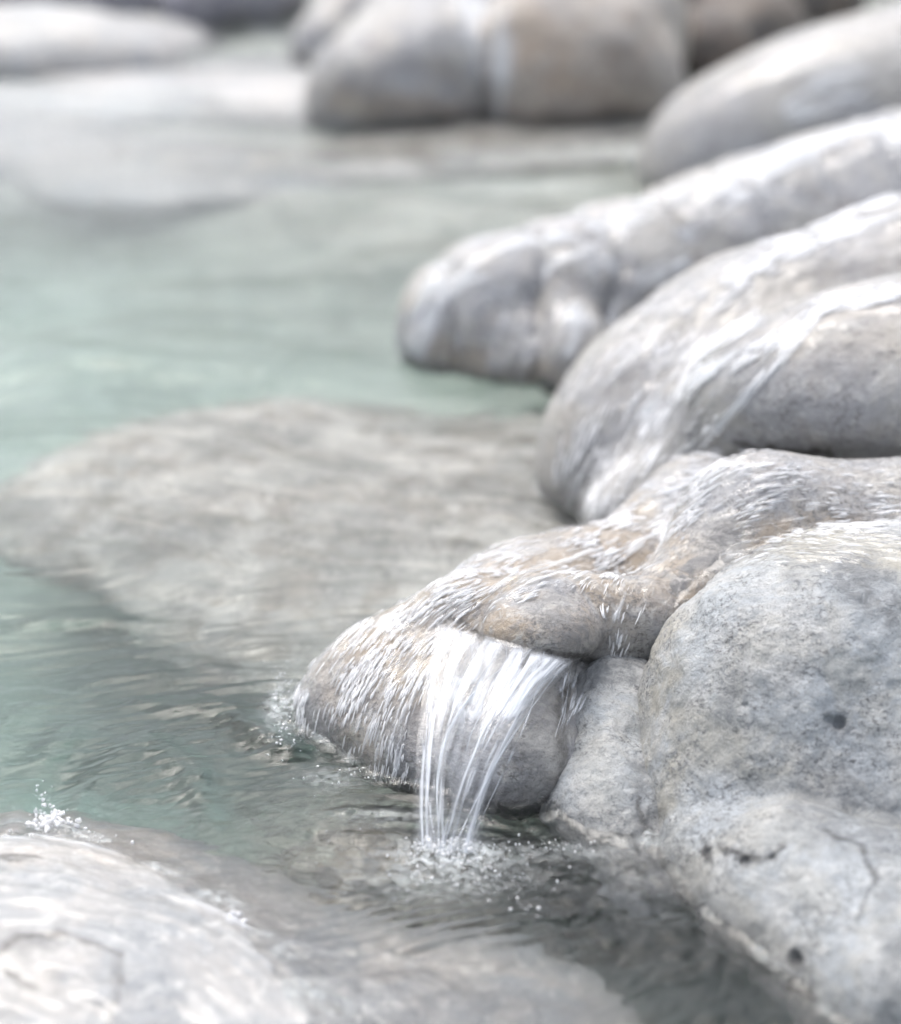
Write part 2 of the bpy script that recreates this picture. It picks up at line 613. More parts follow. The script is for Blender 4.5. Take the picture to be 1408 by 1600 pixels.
drowned_tail = Rock([slab((.10, 1.45, -.125), (.17, .10, .080), rz=-.45, k=.05), slab((.20, 1.38, -.125), (.14, .09, .075), rz=-.5, k=.05)], .008, 9, 95)

PALE = stone('pale_wet_limestone', base=(.44, .43, .41), cool=(.36, .365, .385), warm=(.37, .30, .225), speck=.85, bumpst=.7)
GREY = stone('grey_speckled_rock', base=(.58, .59, .59), cool=(.48, .515, .545), warm=(.46, .44, .38), warm_amt=.40, speck=.85, dark=(.12, .12, .125), rough=.5, coat=.14, bumpst=1.0)
SMOOTH = stone('smooth_grey_rock', base=(.42, .41, .395), cool=(.37, .37, .385), warm_amt=.25, speck=.75, rough=.5, coat=.12, bumpst=.8)
TAN = stone('tan_rock', base=(.42, .38, .34), cool=(.36, .34, .33), warm=(.37, .30, .24), warm_amt=.7, speck=.5, coat=.05, rough=.6)
BROWN = stone('brown_rock', base=(.17, .15, .13), cool=(.11, .10, .095), warm=(.16, .11, .08), light=(.3, .27, .24), warm_amt=.7, speck=.6, coat=.0, rough=.7)
VIOLET = stone('violet_grey_rock', base=(.27, .27, .30), cool=(.20, .20, .24), warm=(.25, .22, .21), light=(.45, .45, .48), warm_amt=.4, speck=.5, coat=.0, rough=.6)
WHITE = stone('bleached_rock', base=(.35, .345, .34), cool=(.29, .305, .32), warm=(.5, .45, .4), warm_amt=.3, speck=.25, coat=.3, rough=.4)
BEIGE = stone('drowned_beige_rock', base=(.70, .68, .63), cool=(.44, .44, .41), warm=(.32, .285, .235), light=(.78, .76, .72), warm_amt=.75, speck=.9, coat=0, rough=.7, scale=1.0)

ROCKS = [
    ('boulder', front, PALE, .004, 1, 'low rounded wet rock under the glittering water film, with the little waterfall on its front', 'rocks along the stream bank'),
    ('boulder', chute, PALE, .005, 1, 'flat wet ledge carrying a thin sheet of water behind the large lower right boulder', None),
    ('boulder', wedge, GREY, .005, 1, 'narrow wedge of speckled rock squeezed between the waterfall rock and the large boulder', None),
    ('boulder', big, GREY, .006, 1, 'largest grey boulder, with small dark holes, filling the lower right corner', None),
    ('boulder', main, SMOOTH, .007, 1, 'large smooth boulder striped by white trickles, its dry swelling overhanging the wet ledge', None),
    ('boulder', mid, PALE, .009, 1, 'grooved pale boulder whose blunt nose juts into the green water', None),
    ('boulder', right_far, SMOOTH, .012, 0, 'smooth blurred boulder at the upper right with a white patch of running water', None),
    ('boulder', pale_far, PALE, .014, 0, 'blurred pale boulder at the far waterline, left of the tan one', None),
    ('boulder', tan_far, TAN, .014, 0, 'blurred tan and brown boulder at the far waterline', None),
    ('boulder', back_ridge, PALE, .02, 0, 'blurred pale ridge of rock behind the far pale boulder', None),
    ('boulder', brown_a, BROWN, .02, 0, 'small blurred brown rock beside the dark gap behind the upper right boulder', None),
    ('boulder', brown_b, BROWN, .025, 0, 'blurred brown rock at the top edge above the tan boulder', None),
    ('boulder', brown_c, BROWN, .025, 0, 'darkest brown rock, in the top right corner of the scene', None),
    ('boulder', low_pale, WHITE, .015, 0, 'low bleached rock awash in the bright water at the upper left', None),
    ('submerged_rock', shelf_a, WHITE, .02, 0, 'blurred pale shelf just under the bright water left of the far boulders', None),
    ('submerged_rock', shelf_b, BEIGE, .018, 0, 'blurred grey shelf under the water in front of the far boulders', None),
    ('submerged_rock', shelf_c, WHITE, .018, 0, 'blurred pale shelf under the water at the upper left edge', None),
    ('boulder', violet_a, VIOLET, .025, 0, 'violet grey rock in the top left corner behind the bleached rock', None),
    ('boulder', violet_b, VIOLET, .025, 0, 'violet grey rock between the top left corner and the pale ridge', None),
    ('boulder', near_rock, WHITE, .006, 1, 'pale flat near rock barely above the water, crossed by a thin crack', None),
    ('submerged_rock', slab_rock, BEIGE, .010, 0, 'broad beige slab lying under the water in mid stream', None),
    ('submerged_rock', drowned_tail, BEIGE, .008, 0, 'small pale slab under the water between the near rock and the large boulder', None),
]
# stains, warm patches, cracks, and shade painted into creases, pits and undersides: short strokes on each rock (photo pixels along its visible face)
MARKS = {
    id(big): dict(stain_shade=[(1310, 1130, 1312, 1132, 30, .9), (1280, 1260, 1390, 1290, 90, .75), (1330, 900, 1400, 950, 60, .9), (1240, 900, 1300, 880, 30, .5), (1150, 1050, 1130, 1120, 28, .6), (1120, 1420, 1170, 1510, 60, .35), (1390, 1400, 1400, 1600, 30, .6)],
                  warm=[(1160, 840, 1408, 870, 60, 1.), (1040, 980, 1030, 1250, 60, .9), (1080, 1150, 1200, 1180, 80, .7), (1060, 1350, 1250, 1550, 60, .6)],
                  deep=[(1128, 1325, 1180, 1345, 9, .9), (1180, 1345, 1230, 1330, 8, .8), (1290, 1300, 1350, 1325, 6, .7), (1350, 1325, 1365, 1370, 8, .8), (1365, 1370, 1340, 1440, 7, .6),
                        (1240, 1498, 1241, 1499, 22, 1.), (1225, 1550, 1262, 1556, 16, 1.), (1104, 1325, 1104, 1340, 12, 1.), (1162, 1346, 1163, 1348, 14, 1.), (1085, 1440, 1060, 1410, 14, .7), (1100, 1470, 1130, 1500, 12, .6)]),  # round dots paint shade into the pits; lines are cracks
    id(front): dict(stain_shade=[(760, 1090, 860, 1120, 50, .6), (830, 1250, 700, 1260, 50, .5), (485, 1130, 560, 1230, 50, .8), (560, 1230, 650, 1250, 40, .5), (700, 1285, 870, 1290, 26, .9), (700, 1060, 780, 1060, 32, .8), (860, 950, 930, 1020, 60, .7), (820, 1180, 860, 1260, 40, .5)],
                    warm=[(620, 1000, 1000, 850, 160, 1.), (520, 1050, 560, 1180, 60, .6)],
                    deep=[(700, 962, 800, 1022, 7, .8), (800, 1022, 990, 1040, 9, .9), (760, 1308, 870, 1302, 12, .9), (880, 1060, 880, 1280, 14, .6)]),
    id(chute): dict(warm=[(1000, 830, 1060, 980, 120, .9), (1200, 830, 1408, 860, 70, .9)], stain_shade=[(1130, 830, 1020, 950, 28, 1.), (940, 1020, 1000, 1030, 40, .8)], deep=[(960, 1030, 1010, 1035, 14, .9)]),  # shade of the crevice and bottom gap painted dark
    id(wedge): dict(stain_shade=[(1000, 1200, 1020, 1400, 30, .7), (900, 1060, 980, 1050, 30, .8)], warm=[(930, 1180, 960, 1350, 60, .4)], deep=[(1000, 1250, 1010, 1330, 8, .7)]),
    id(main): dict(deep=[(1150, 692, 1200, 708, 7, .8), (1200, 708, 1300, 711, 9, 1.)], warm=[(1290, 500, 1408, 520, 90, .45), (1200, 520, 1408, 420, 90, .5), (880, 650, 870, 790, 40, .5)], stain_shade=[(1180, 700, 1408, 700, 16, .5), (1280, 560, 1340, 580, 40, .4), (890, 770, 930, 700, 26, .6), (1280, 430, 1408, 420, 30, .5), (860, 800, 900, 790, 20, .6)]),  # dark strip under the overhang is painted shade
    id(mid): dict(stain_shade=[(640, 560, 700, 590, 18, .8), (850, 600, 870, 625, 22, 1.), (1080, 450, 1160, 410, 50, .4)], deep=[(845, 600, 870, 620, 14, .9), (680, 560, 685, 585, 8, .7)], warm=[(630, 530, 860, 590, 40, .6)]),  # shade of the undercuts at the waterline painted dark
    id(pale_far): dict(stain_shade=[(590, 200, 740, 205, 34, 1.), (560, 130, 640, 190, 30, .5), (640, 90, 720, 130, 30, .4)], warm=[(500, 150, 720, 190, 40, .8)], deep=[(600, 208, 700, 208, 12, .9)]),
    id(tan_far): dict(warm=[(830, 60, 880, 110, 80, 1.), (800, 190, 1000, 190, 30, .8)], stain_shade=[(950, 185, 1010, 200, 32, .9), (800, 195, 900, 205, 22, .7), (950, 60, 1000, 120, 40, .5)], deep=[(790, 212, 1010, 210, 10, .8)]),
    id(near_rock): dict(deep=[(0, 1485, 60, 1458, 9, .9), (60, 1458, 110, 1465, 8, .8), (110, 1465, 195, 1492, 6, .7), (195, 1492, 170, 1600, 6, .6), (0, 1340, 60, 1338, 5, .8), (10, 1520, 50, 1540, 9, .8)],
                        stain_shade=[(0, 1480, 90, 1465, 24, .8), (180, 1490, 175, 1600, 12, .5), (100, 1330, 250, 1420, 20, .2)], warm=[(0, 1330, 260, 1330, 40, .6)]),
}


def seg_marks(px, py, n3, L):
    if not L:
        return np.zeros(len(px))
    w = n3 * 14
    return caps(px + w, py + w, L)


def caps(px, py, L):                 # L = [(x0, y0, x1, y1, r, amount)]
    m = np.zeros(len(px))
    for x0, y0, x1, y1, r, a in L:
        dx, dy = x1 - x0, y1 - y0
        h = np.clip(((px - x0) * dx + (py - y0) * dy) / (dx * dx + dy * dy + 1e-9), 0, 1)
        d = np.hypot(px - x0 - h * dx, py - y0 - h * dy) / r
        m = np.maximum(m, a * sstep(1.0, .25, d))
    return m


def proj(V):
    q = V - CAM
    w = q @ FW
    return 704 + FPX * (q @ RT) / w, 800 - FPX * (q @ UP) / w


for nm, R, mat, h, sub, lab, grp in ROCKS:
    if R is big:
        for px_, py_, r_ in _h:
            q_, t_ = ray(px_, py_), 1.2
            for _ in range(80):
                t_ += .8 * float(R((CAM + q_ * t_)[None], False)[0])
            R.holes = list(R.holes) + [(CAM + q_ * t_, r_ * t_ / FPX)]
    lo, hi = R.bbox()
    lo[2] = max(lo[2], -.45)
    V, F = nets(R, lo, hi, h)
    if sub:
        V, F = subdiv(V, F)
    V = project(R, V, 2)
    Nn = grad(R, V)
    V = V + Nn * (.0008 * fbm(V * 90, 2) + .0005 * vnoise(V * 260) + (.0042 * fbm(V * 36 + 7, 4, .62) if R in (big, wedge) else 0))[:, None]
    px, py = proj(V)
    mk = MARKS.get(id(R), {})
    n3 = fbm(V * 70, 3)
    front_facing = (Nn * (V - CAM)).sum(1) < 0
    att = {k_: seg_marks(px, py, n3, mk.get(k_)) * front_facing for k_ in ('stain_shade', 'warm', 'deep')}
    wz = V[:, 2] + .010 * fbm(V * 30, 2)
    att['wet'] = sstep(.024, .006, wz) * sstep(-.07, -.02, wz) * (0 if R in (slab_rock, drowned_tail, shelf_a, shelf_b, shelf_c) else 0 if R in (near_rock, low_pale) else 1)
    mesh_obj(nm, V, F, mat, attrs=att, label=lab, category='rock')

# ---------------------------------------------------------------- stream bed and far ground
def bed_z(x, y):
    p = np.stack([x, y, 0 * x], -1)
    z = -.32 + .05 * fbm(p * 2.2, 3) + .012 * fbm(p * 12, 3)
    c = Z(520, 1260)                 # shallow stony floor near the waterfall
    w = np.exp(-(((x - c[0] - .01) / .17) ** 2 + ((y - c[1]) / .16) ** 2))
    z = z + .22 * w
    z = z - .26 * sstep(-.05, -.45, x) * sstep(1.5, 1.8, y) * sstep(2.9, 2.3, y)
    z = z - .10 * sstep(-.2, -.7, x) * sstep(2.4, 2.9, y)
    shelf = sstep(3.3, 4.1, y + .25 * x + .35 * vnoise(p * 1.3))
    z = z * (1 - shelf) + shelf * (-.075 + .045 * fbm(p * np.array([1.6, 3.4, 1]) + 4, 3))
    return z


def grid(xs, ys):
    X, Y = np.meshgrid(xs, ys)
    n, m = X.shape
    i = np.arange(n * m).reshape(n, m)
    F = np.stack([i[:-1, :-1], i[:-1, 1:], i[1:, 1:], i[1:, :-1]], -1).reshape(-1, 4)
    return X.ravel(), Y.ravel(), F


def dense(a, b, c, d, h):            # fine between b and c, coarse out to a and d
    l = b - np.geomspace(h, b - a, 26)[::-1]
    r = c + np.geomspace(h, d - c, 26)
    return np.concatenate([l, np.arange(b, c, h), r[1:]])


X, Y, F = grid(dense(-60, -1.4, 1.2, 60, .012), dense(-20, .9, 5, 200, .012))
zb = bed_z(X, Y)
zb = np.where(Y > 7.2, zb + sstep(7.2, 11, Y) * 1.0, zb)
BED = stone('stream_bed_sand', base=(.60, .61, .55), cool=(.46, .49, .44), warm=(.22, .185, .14), dark=(.06, .055, .045), light=(.74, .74, .68), warm_amt=.15, speck=.5, coat=0, rough=.8, scale=.8)
n3 = fbm(np.stack([X, Y, 0 * X], 1) * 14, 3)
c = Z(420, 1230)
brown = np.clip(np.exp(-(((X - c[0] - .06) / .22) ** 2 + ((Y - c[1]) / .15) ** 2)) * 1.7 + .4 * n3, 0, 1) * (X > -.5) * (Y < 3)
mesh_obj('stream_bed', np.stack([X, Y, zb], 1), F, BED, attrs={'warm': brown, 'stain_shade': np.clip(brown * .5 + .5 * n3 - .2, 0, 1) * (brown > .2)}, origin=(0, 0, 0), kind='structure')

# pebbles strewn over the shallow floor
import bmesh
bm = bmesh.new(); bmesh.ops.create_icosphere(bm, subdivisions=2, radius=1)
v0 = np.array([v.co[:] for v in bm.verts], np.float32); f0 = np.array([[v.index for v in f.verts] for f in bm.faces]); bm.free()
rp = np.random.RandomState(31)
NP_ = 2600
cx_ = rp.uniform(-.40, .12, NP_); cy__ = rp.uniform(1.35, 2.15, NP_)
rd = .0035 + .011 * rp.rand(NP_) ** 3
sc_ = rd[:, None] * np.stack([.8 + .6 * rp.rand(NP_), .7 + .5 * rp.rand(NP_), .4 + .3 * rp.rand(NP_)], 1)
an = rp.rand(NP_) * 6.28
q_ = v0[None] * (1 + .12 * rp.randn(NP_, 1, 3)) * sc_[:, None]
qx = q_[..., 0] * np.cos(an)[:, None] - q_[..., 1] * np.sin(an)[:, None]
qy = q_[..., 0] * np.sin(an)[:, None] + q_[..., 1] * np.cos(an)[:, None]
Vp = np.stack([qx + cx_[:, None], qy + cy__[:, None], q_[..., 2] + (bed_z(cx_, cy__) + rd * .25)[:, None]], -1).reshape(-1, 3)
Fp = (f0[None] + (np.arange(NP_) * len(v0))[:, None, None]).reshape(-1, 3)
PEB = stone('mixed_pebbles', base=(.50, .47, .42), cool=(.18, .175, .16), warm=(.26, .20, .14), light=(.75, .74, .70), warm_amt=.7, speck=.4, coat=0, rough=.6, scale=3.0)
mesh_obj('pebbles', Vp, Fp, PEB, origin=(0, 0, 0), kind='stuff', label='pebbles strewn over the shallow bed below the waterfall')

# ---------------------------------------------------------------- water surface
yy = [1.0]
while yy[-1] < 7.5:
    yy.append(yy[-1] + .0016 * (yy[-1] / 1.6) ** 1.6)
yy = np.array(yy)
yy = np.concatenate([[-15, -5, -1, .5, .9], yy, [9, 12, 20]])
xx = dense(-40, -.95, .95, 40, .003)
X, Y, F = grid(xx, yy)


def waves(X, Y):
    p = np.stack([X, Y, 0 * X], -1).astype(np.float32)
    warp = np.stack([vnoise(p * 2.1 + 5), vnoise(p * 2.1 + 11), 0 * X], -1) * .12
    q = p + warp
    far = sstep(1.9, 3.0, Y)
    h = .015 * fbm(q * np.float32([2.0, 5.0, 1]), 2) * (.2 + .8 * far)
    h += .0034 * fbm(q * np.float32([7, 16, 1]) + 3, 2) * (1 + .5 * sstep(2.1, 2.3, Y) * sstep(3.2, 2.9, Y))
    h += .0016 * vnoise(q * np.float32([9, 30, 1]) + 31) * sstep(2.1, 2.3, Y) * sstep(3.3, 2.9, Y)
    # small ruffles, turning round with the current near the rocks
    ang = .9 * vnoise(p * 1.7 + 40)
    c, s = np.cos(ang), np.sin(ang)
    r = np.stack([q[..., 0] * c + q[..., 1] * s, -q[..., 0] * s + q[..., 1] * c, 0 * X], -1)
    h += .0019 * fbm(r * np.float32([18, 42, 1]), 2)
    h += .00080 * fbm(r * np.float32([48, 95, 1]) + 9, 2, .5) * sstep(3.2, 2.4, Y)
    c0 = Z(660, 1460)
    h += .0016 * np.sin((Y * .9 - X * .35) * 330 + 5 * vnoise(p * 9)) * np.exp(-(((X - c0[0]) / .075) ** 2 + ((Y - c0[1]) / .045) ** 2))
    # turbulence round the waterfall
    c1 = Z(720, 1330); c2 = Z(430, 1130)
    t = np.exp(-(((X - c1[0]) / .16) ** 2 + ((Y - c1[1]) / .10) ** 2)) + .8 * np.exp(-(((X - c2[0]) / .08) ** 2 + ((Y - c2[1]) / .12) ** 2)) + .7 * np.exp(-(((X - c2[0] - .05) / .16) ** 2 + ((Y - c2[1] + .17) / .09) ** 2))
    h += t * (.0026 * fbm(p * 34, 3) + .0006 * fbm(p * 110, 2))
    r1 = np.hypot((X - c1[0]), (Y - c1[1]))
    h += .0011 * np.sin(r1 * 330) * np.exp(-r1 / .05)
    for line, wd_, am_ in (([(20, 1310), (45, 1220), (110, 1140), (220, 1100), (350, 1110), (450, 1180)], .016, .0060), ([(-60, 1190), (40, 1110), (170, 1060), (330, 1050)], .018, .0040),
                           ([(100, 1300), (150, 1200), (230, 1150), (300, 1200), (330, 1290)], .013, .0035), ([(-60, 1010), (100, 970), (300, 980), (420, 1020)], .02, .0035), ([(-80, 900), (60, 850), (200, 870)], .02, .003)):
        dd = np.full(X.shape, 9.)
        W_ = [Z(*a_) for a_ in line]
        for a_, b_ in zip(W_[:-1], W_[1:]):
            ux, uy = b_[0] - a_[0], b_[1] - a_[1]
            hh_ = np.clip(((X - a_[0]) * ux + (Y - a_[1]) * uy) / (ux * ux + uy * uy), 0, 1)
            dd = np.minimum(dd, np.hypot(X - a_[0] - hh_ * ux, Y - a_[1] - hh_ * uy))
        dd = dd + .006 * vnoise(p * 25)
        h += 1.5 * am_ * np.exp(-(dd / wd_) ** 2) * (.7 + .5 * vnoise(p * 12 + 3))
    # hump where the current climbs over the near rock, and the hollow behind it
    for (px, py), rx, ry, a in (((60, 1230), .05, .05, -.008), ((700, 1470), .10, .05, .006), ((330, 1250), .10, .05, -.004)):
        c = Z(px, py)
        h += a * np.exp(-(((X - c[0]) / rx) ** 2 + ((Y - c[1]) / ry) ** 2))
    return h


H = waves(X, Y).astype(np.float32)
fo = np.zeros(len(X), np.float32)
for (px, py), rx, ry, a in (((705, 1332), .040, .018, 1.3), ((700, 1365), .07, .04, .45), ((440, 1110), .016, .05, .8), ((520, 1215), .03, .02, .35), ((900, 1330), .04, .012, .35),
                            ((620, 1275), .05, .012, .4)):
    c = Z(px, py)
    fo += a * np.exp(-(((X - c[0]) / rx) ** 2 + ((Y - c[1]) / ry) ** 2))
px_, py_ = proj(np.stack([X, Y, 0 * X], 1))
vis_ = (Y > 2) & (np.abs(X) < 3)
fo += vis_ * caps(px_, py_, [(250, 150, 500, 150, 90, .7), (-50, 200, 500, 210, 60, .5), (-100, 150, 300, 150, 60, .95), (250, 120, 460, 110, 80, .8), (-50, 50, 300, 60, 40, .7), (420, 60, 470, 100, 50, .8), (700, 240, 1010, 240, 24, .7), (100, 200, 500, 230, 70, .35), (-100, 290, 250, 290, 60, .3), (-60, 590, 60, 590, 70, .35), (380, 270, 900, 290, 60, .3), (-60, 730, 60, 740, 50, .3)]) * (.6 + .5 * fbm(np.stack([X * 3, Y * 4, 0 * X], 1), 2))  # white painted on the far water where it mirrors bright sky
near = (Y < 4.2) & (Y > 1.1) & (X > -.6) & (X < .9)        # the water climbs a little where it meets the rocks
pn = np.stack([X[near], Y[near], 0 * X[near]], 1).astype(np.float32)
dm = np.min([r_(pn, False) for r_ in (front, wedge, big, main, mid, near_rock)], 0)
H[near] += .0035 * np.exp(-np.clip(dm, 0, 1) / .0035) + .0008 * np.exp(-np.clip(dm, 0, 1) / .02) * vnoise(pn * 130)
fo[near] += .55 * np.exp(-(np.clip(dm, 0, 1) / .005) ** 2) * sstep(-.3, .5, vnoise(pn * 40))
V = np.stack([X, Y, H], 1)
n, m = len(yy), len(xx)
idx = np.arange(n * m).reshape(n, m)
rim = np.concatenate([idx[0, :], idx[1:, -1], idx[-1, -2::-1], idx[-2:0, 0]])
base = V[rim].copy(); base[:, 2] = -3.0
b0 = len(V)
nb = len(rim)
V = np.concatenate([V, base, [[0, 0, -3.0]]])
j = np.arange(nb); j2 = (j + 1) % nb
side = np.stack([rim[j], b0 + j, b0 + j2, rim[j2]], 1)
bot = np.stack([b0 + j2, b0 + j, np.full(nb, len(V) - 1), np.full(nb, len(V) - 1)], 1)
WATER = water_mat()
me_f = np.concatenate([F, side])
o = mesh_obj('water', V, me_f, WATER, attrs={'foam': np.concatenate([np.clip(fo, 0, 1), np.zeros(nb + 1)])}, origin=(0, 0, 0), kind='structure')
# ---------------------------------------------------------------- thin water running over the rocks
def union(rocks, k, off):
    def f(p):
        d = None
        for r in rocks:
            e = r(p, False)
            d = e if d is None else smin(d, e, k)
        return d - off
    return f


def march(f, px, py, t0=1.3, t1=6.5):
    px = np.atleast_1d(np.asarray(px, float)); py = np.atleast_1d(np.asarray(py, float))
    D = FW[None] + ((px - 704) / FPX)[:, None] * RT - ((py - 800) / FPX)[:, None] * UP
    t = np.full(len(px), t0)
    for _ in range(90):
        t = t + np.clip(f((CAM + D * t[:, None]).astype(np.float32)), -.02, .2) * .8
        t = np.minimum(t, t1)
    return CAM + D * t[:, None], D


def proj(V):
    q = V - CAM
    w = q @ FW
    return 704 + FPX * (q @ RT) / w, 800 - FPX * (q @ UP) / w


def lift(f, pos, d2):                # picture direction -> direction along the surface
    n = grad(f, pos.astype(np.float32), .003)
    v = d2[:, :1] * RT - d2[:, 1:] * UP
    view = pos - CAM
    view /= np.linalg.norm(view, axis=1, keepdims=True)
    nv = (n * view).sum(1, keepdims=True)
    nv = np.where(np.abs(nv) < .15, -.15, nv)
    v = v - view * ((n * v).sum(1, keepdims=True) / nv)
    return v / (np.linalg.norm(v, axis=1, keepdims=True) + 1e-9)


def strokes_to_3d(f, strokes):
    pts, dirs = [], []
    for st in strokes:
        for (x0, y0), (x1, y1) in zip(st[:-1], st[1:]):
            L = math.hypot(x1 - x0, y1 - y0)
            n = max(1, int(L / 40))
            for i in range(n):
                t = (i + .5) / n
                pts.append((x0 + (x1 - x0) * t, y0 + (y1 - y0) * t)); dirs.append(((x1 - x0) / L, (y1 - y0) / L))
    pts = np.array(pts); dirs = np.array(dirs)
    pos, _ = march(f, pts[:, 0], pts[:, 1])
    return pos, lift(f, pos, dirs)


class Flow:
    def __init__(s, f, lo, hi, h, strokes):
        s.f, s.lo, s.h = f, lo, h
        s.n = np.ceil((hi - lo) / h).astype(int) + 1
        pos, dr = strokes_to_3d(f, strokes)
        s.pos, s.dr = pos, dr
        ax = [lo[i] + np.arange(s.n[i]) * h for i in range(3)]
        G = np.stack(np.meshgrid(*ax, indexing='ij'), -1).astype(np.float32).reshape(-1, 3)
        acc = np.zeros_like(G)
        for a, b in zip(pos.astype(np.float32), dr.astype(np.float32)):
            acc += b / ((((G - a) ** 2).sum(1) + .0004) ** 2)[:, None]
        s.g = (acc / (np.linalg.norm(acc, axis=1, keepdims=True) + 1e-9)).reshape(*s.n, 3)

    def raw(s, p):
        q = (p - s.lo) / s.h
        q = np.clip(q, 0, np.array(s.n) - 1.001)
        i = q.astype(int)
        f = (q - i).astype(np.float32)
        out = 0
        for a in (0, 1):
            for b in (0, 1):
                for c in (0, 1):
                    w = (f[:, 0] if a else 1 - f[:, 0]) * (f[:, 1] if b else 1 - f[:, 1]) * (f[:, 2] if c else 1 - f[:, 2])
                    out = out + w[:, None] * s.g[i[:, 0] + a, i[:, 1] + b, i[:, 2] + c]
        return out

    def __call__(s, p, n):           # n = surface normal nearby
        v = s.raw(p)
        v = v - n * (v * n).sum(1, keepdims=True)
        return v / (np.linalg.norm(v, axis=1, keepdims=True) + 1e-6)


def lic(flow, V, N, fs, step, K):    # noise smeared along the flow
    out = [fbm(V * f, 2) for f in fs]
    wt = 1.
    for sgn in (1, -1):
        p = V.copy()
        for k in range(K):
            p = p + sgn * step * flow(p, N)
            w = math.cos(.5 * math.pi * (k + 1) / (K + 1))
            for i, f in enumerate(fs):
                out[i] = out[i] + w * fbm(p * f, 2)
            wt += w * .5
    return [(o_ - o_.mean()) / o_.std() for o_ in out]


def inpoly(px, py, poly):
    r = np.zeros(len(px), bool)
    n = len(poly)
    for i in range(n):
        (x0, y0), (x1, y1) = poly[i], poly[(i + 1) % n]
        if y0 == y1:
            continue
        c = ((y0 > py) != (y1 > py)) & (px < (x1 - x0) * (py - y0) / (y1 - y0) + x0)
        r ^= c
    return r


def polydist(px, py, poly):          # signed, positive inside
    d = np.full(len(px), 1e9)
    n = len(poly)
    for i in range(n):
        a = np.array(poly[i], float); b = np.array(poly[(i + 1) % n], float)
        ab = b - a
        h = np.clip(((px - a[0]) * ab[0] + (py - a[1]) * ab[1]) / (ab @ ab), 0, 1)
        d = np.minimum(d, np.hypot(px - a[0] - h * ab[0], py - a[1] - h * ab[1]))
    return np.where(inpoly(px, py, poly), d, -d)


def caps(px, py, L):                 # L = [(x0, y0, x1, y1, r, amount)]
    m = np.zeros(len(px))
    for x0, y0, x1, y1, r, a in L:
        dx, dy = x1 - x0, y1 - y0
        h = np.clip(((px - x0) * dx + (py - y0) * dy) / (dx * dx + dy * dy + 1e-9), 0, 1)
        d = np.hypot(px - x0 - h * dx, py - y0 - h * dy) / r
        m = np.maximum(m, a * sstep(1.0, .25, d))
    return m


def path_caps(pts, r, a):
    return [(*p, *q, r, a) for p, q in zip(pts[:-1], pts[1:])]


def film(name, rocks, poly, holes, strokes, foam, h, sub, mat, thick=.0025, amp=.0006, fs=(230, 80), step=.0022, K=9, k=.02, thr=(.2, 1.1), zlo=-.01, cell=.012, **props):
    f = union(rocks, k, 0)
    lo = np.min([r.bbox()[0] for r in rocks], 0); hi = np.max([r.bbox()[1] for r in rocks], 0)
    # only the box the region needs
    xs, ys = zip(*poly)
    gx, gy = np.meshgrid(np.linspace(min(xs), max(xs), 24), np.linspace(min(ys), max(ys), 24))
    gx, gy = gx.ravel(), gy.ravel()
    s = inpoly(gx, gy, poly)
    pp, _ = march(f, gx[s], gy[s])
    ok = np.abs(f(pp.astype(np.float32))) < .004
    lo = np.maximum(lo, pp[ok].min(0) - .04); hi = np.minimum(hi, pp[ok].max(0) + .04)
    lo[2] = max(lo[2], zlo - .02)
    V, F = nets(f, lo, hi, h)

    def region(V):
        px, py = proj(V)
        d = polydist(px, py, poly)
        for hp in holes:
            d = np.minimum(d, -polydist(px, py, hp))
        return d, px, py
    d, px, py = region(V)
    cull = (grad(f, V, .003) * (V - CAM)).sum(1) < .05
    V, F = keep(V, F, ((d > -12) & (V[:, 2] > zlo) & cull)[F].all(1))
    for _ in range(sub):
        V, F = subdiv(V, F)
    V = project(f, V, 2)
    N = grad(f, V, .003)
    fl = Flow(f, lo, hi, cell, strokes)
    L = lic(fl, V, N, fs, step, K)
    d, px, py = region(V)
    d = d + 14 * vnoise(V * 60)
    th = sstep(-2, 22, d)
    off = -.0012 + th * (thick + amp * (.55 * L[0] + .8 * L[1])) + .0006 * th
    den = caps(px, py, foam)
    fo = sstep(thr[0], thr[1], .75 * L[0] + .45 * L[1] + (den - .5) * 1.6) * np.clip(den * 1.4, 0, 1) * th  # painted white: sky glints along with aerated water
    V2 = V + N * off[:, None]
    o = mesh_obj(name, V2, F, mat, attrs={'foam': fo}, **props)
    return f, fl, V, N, px, py, th, den, fo


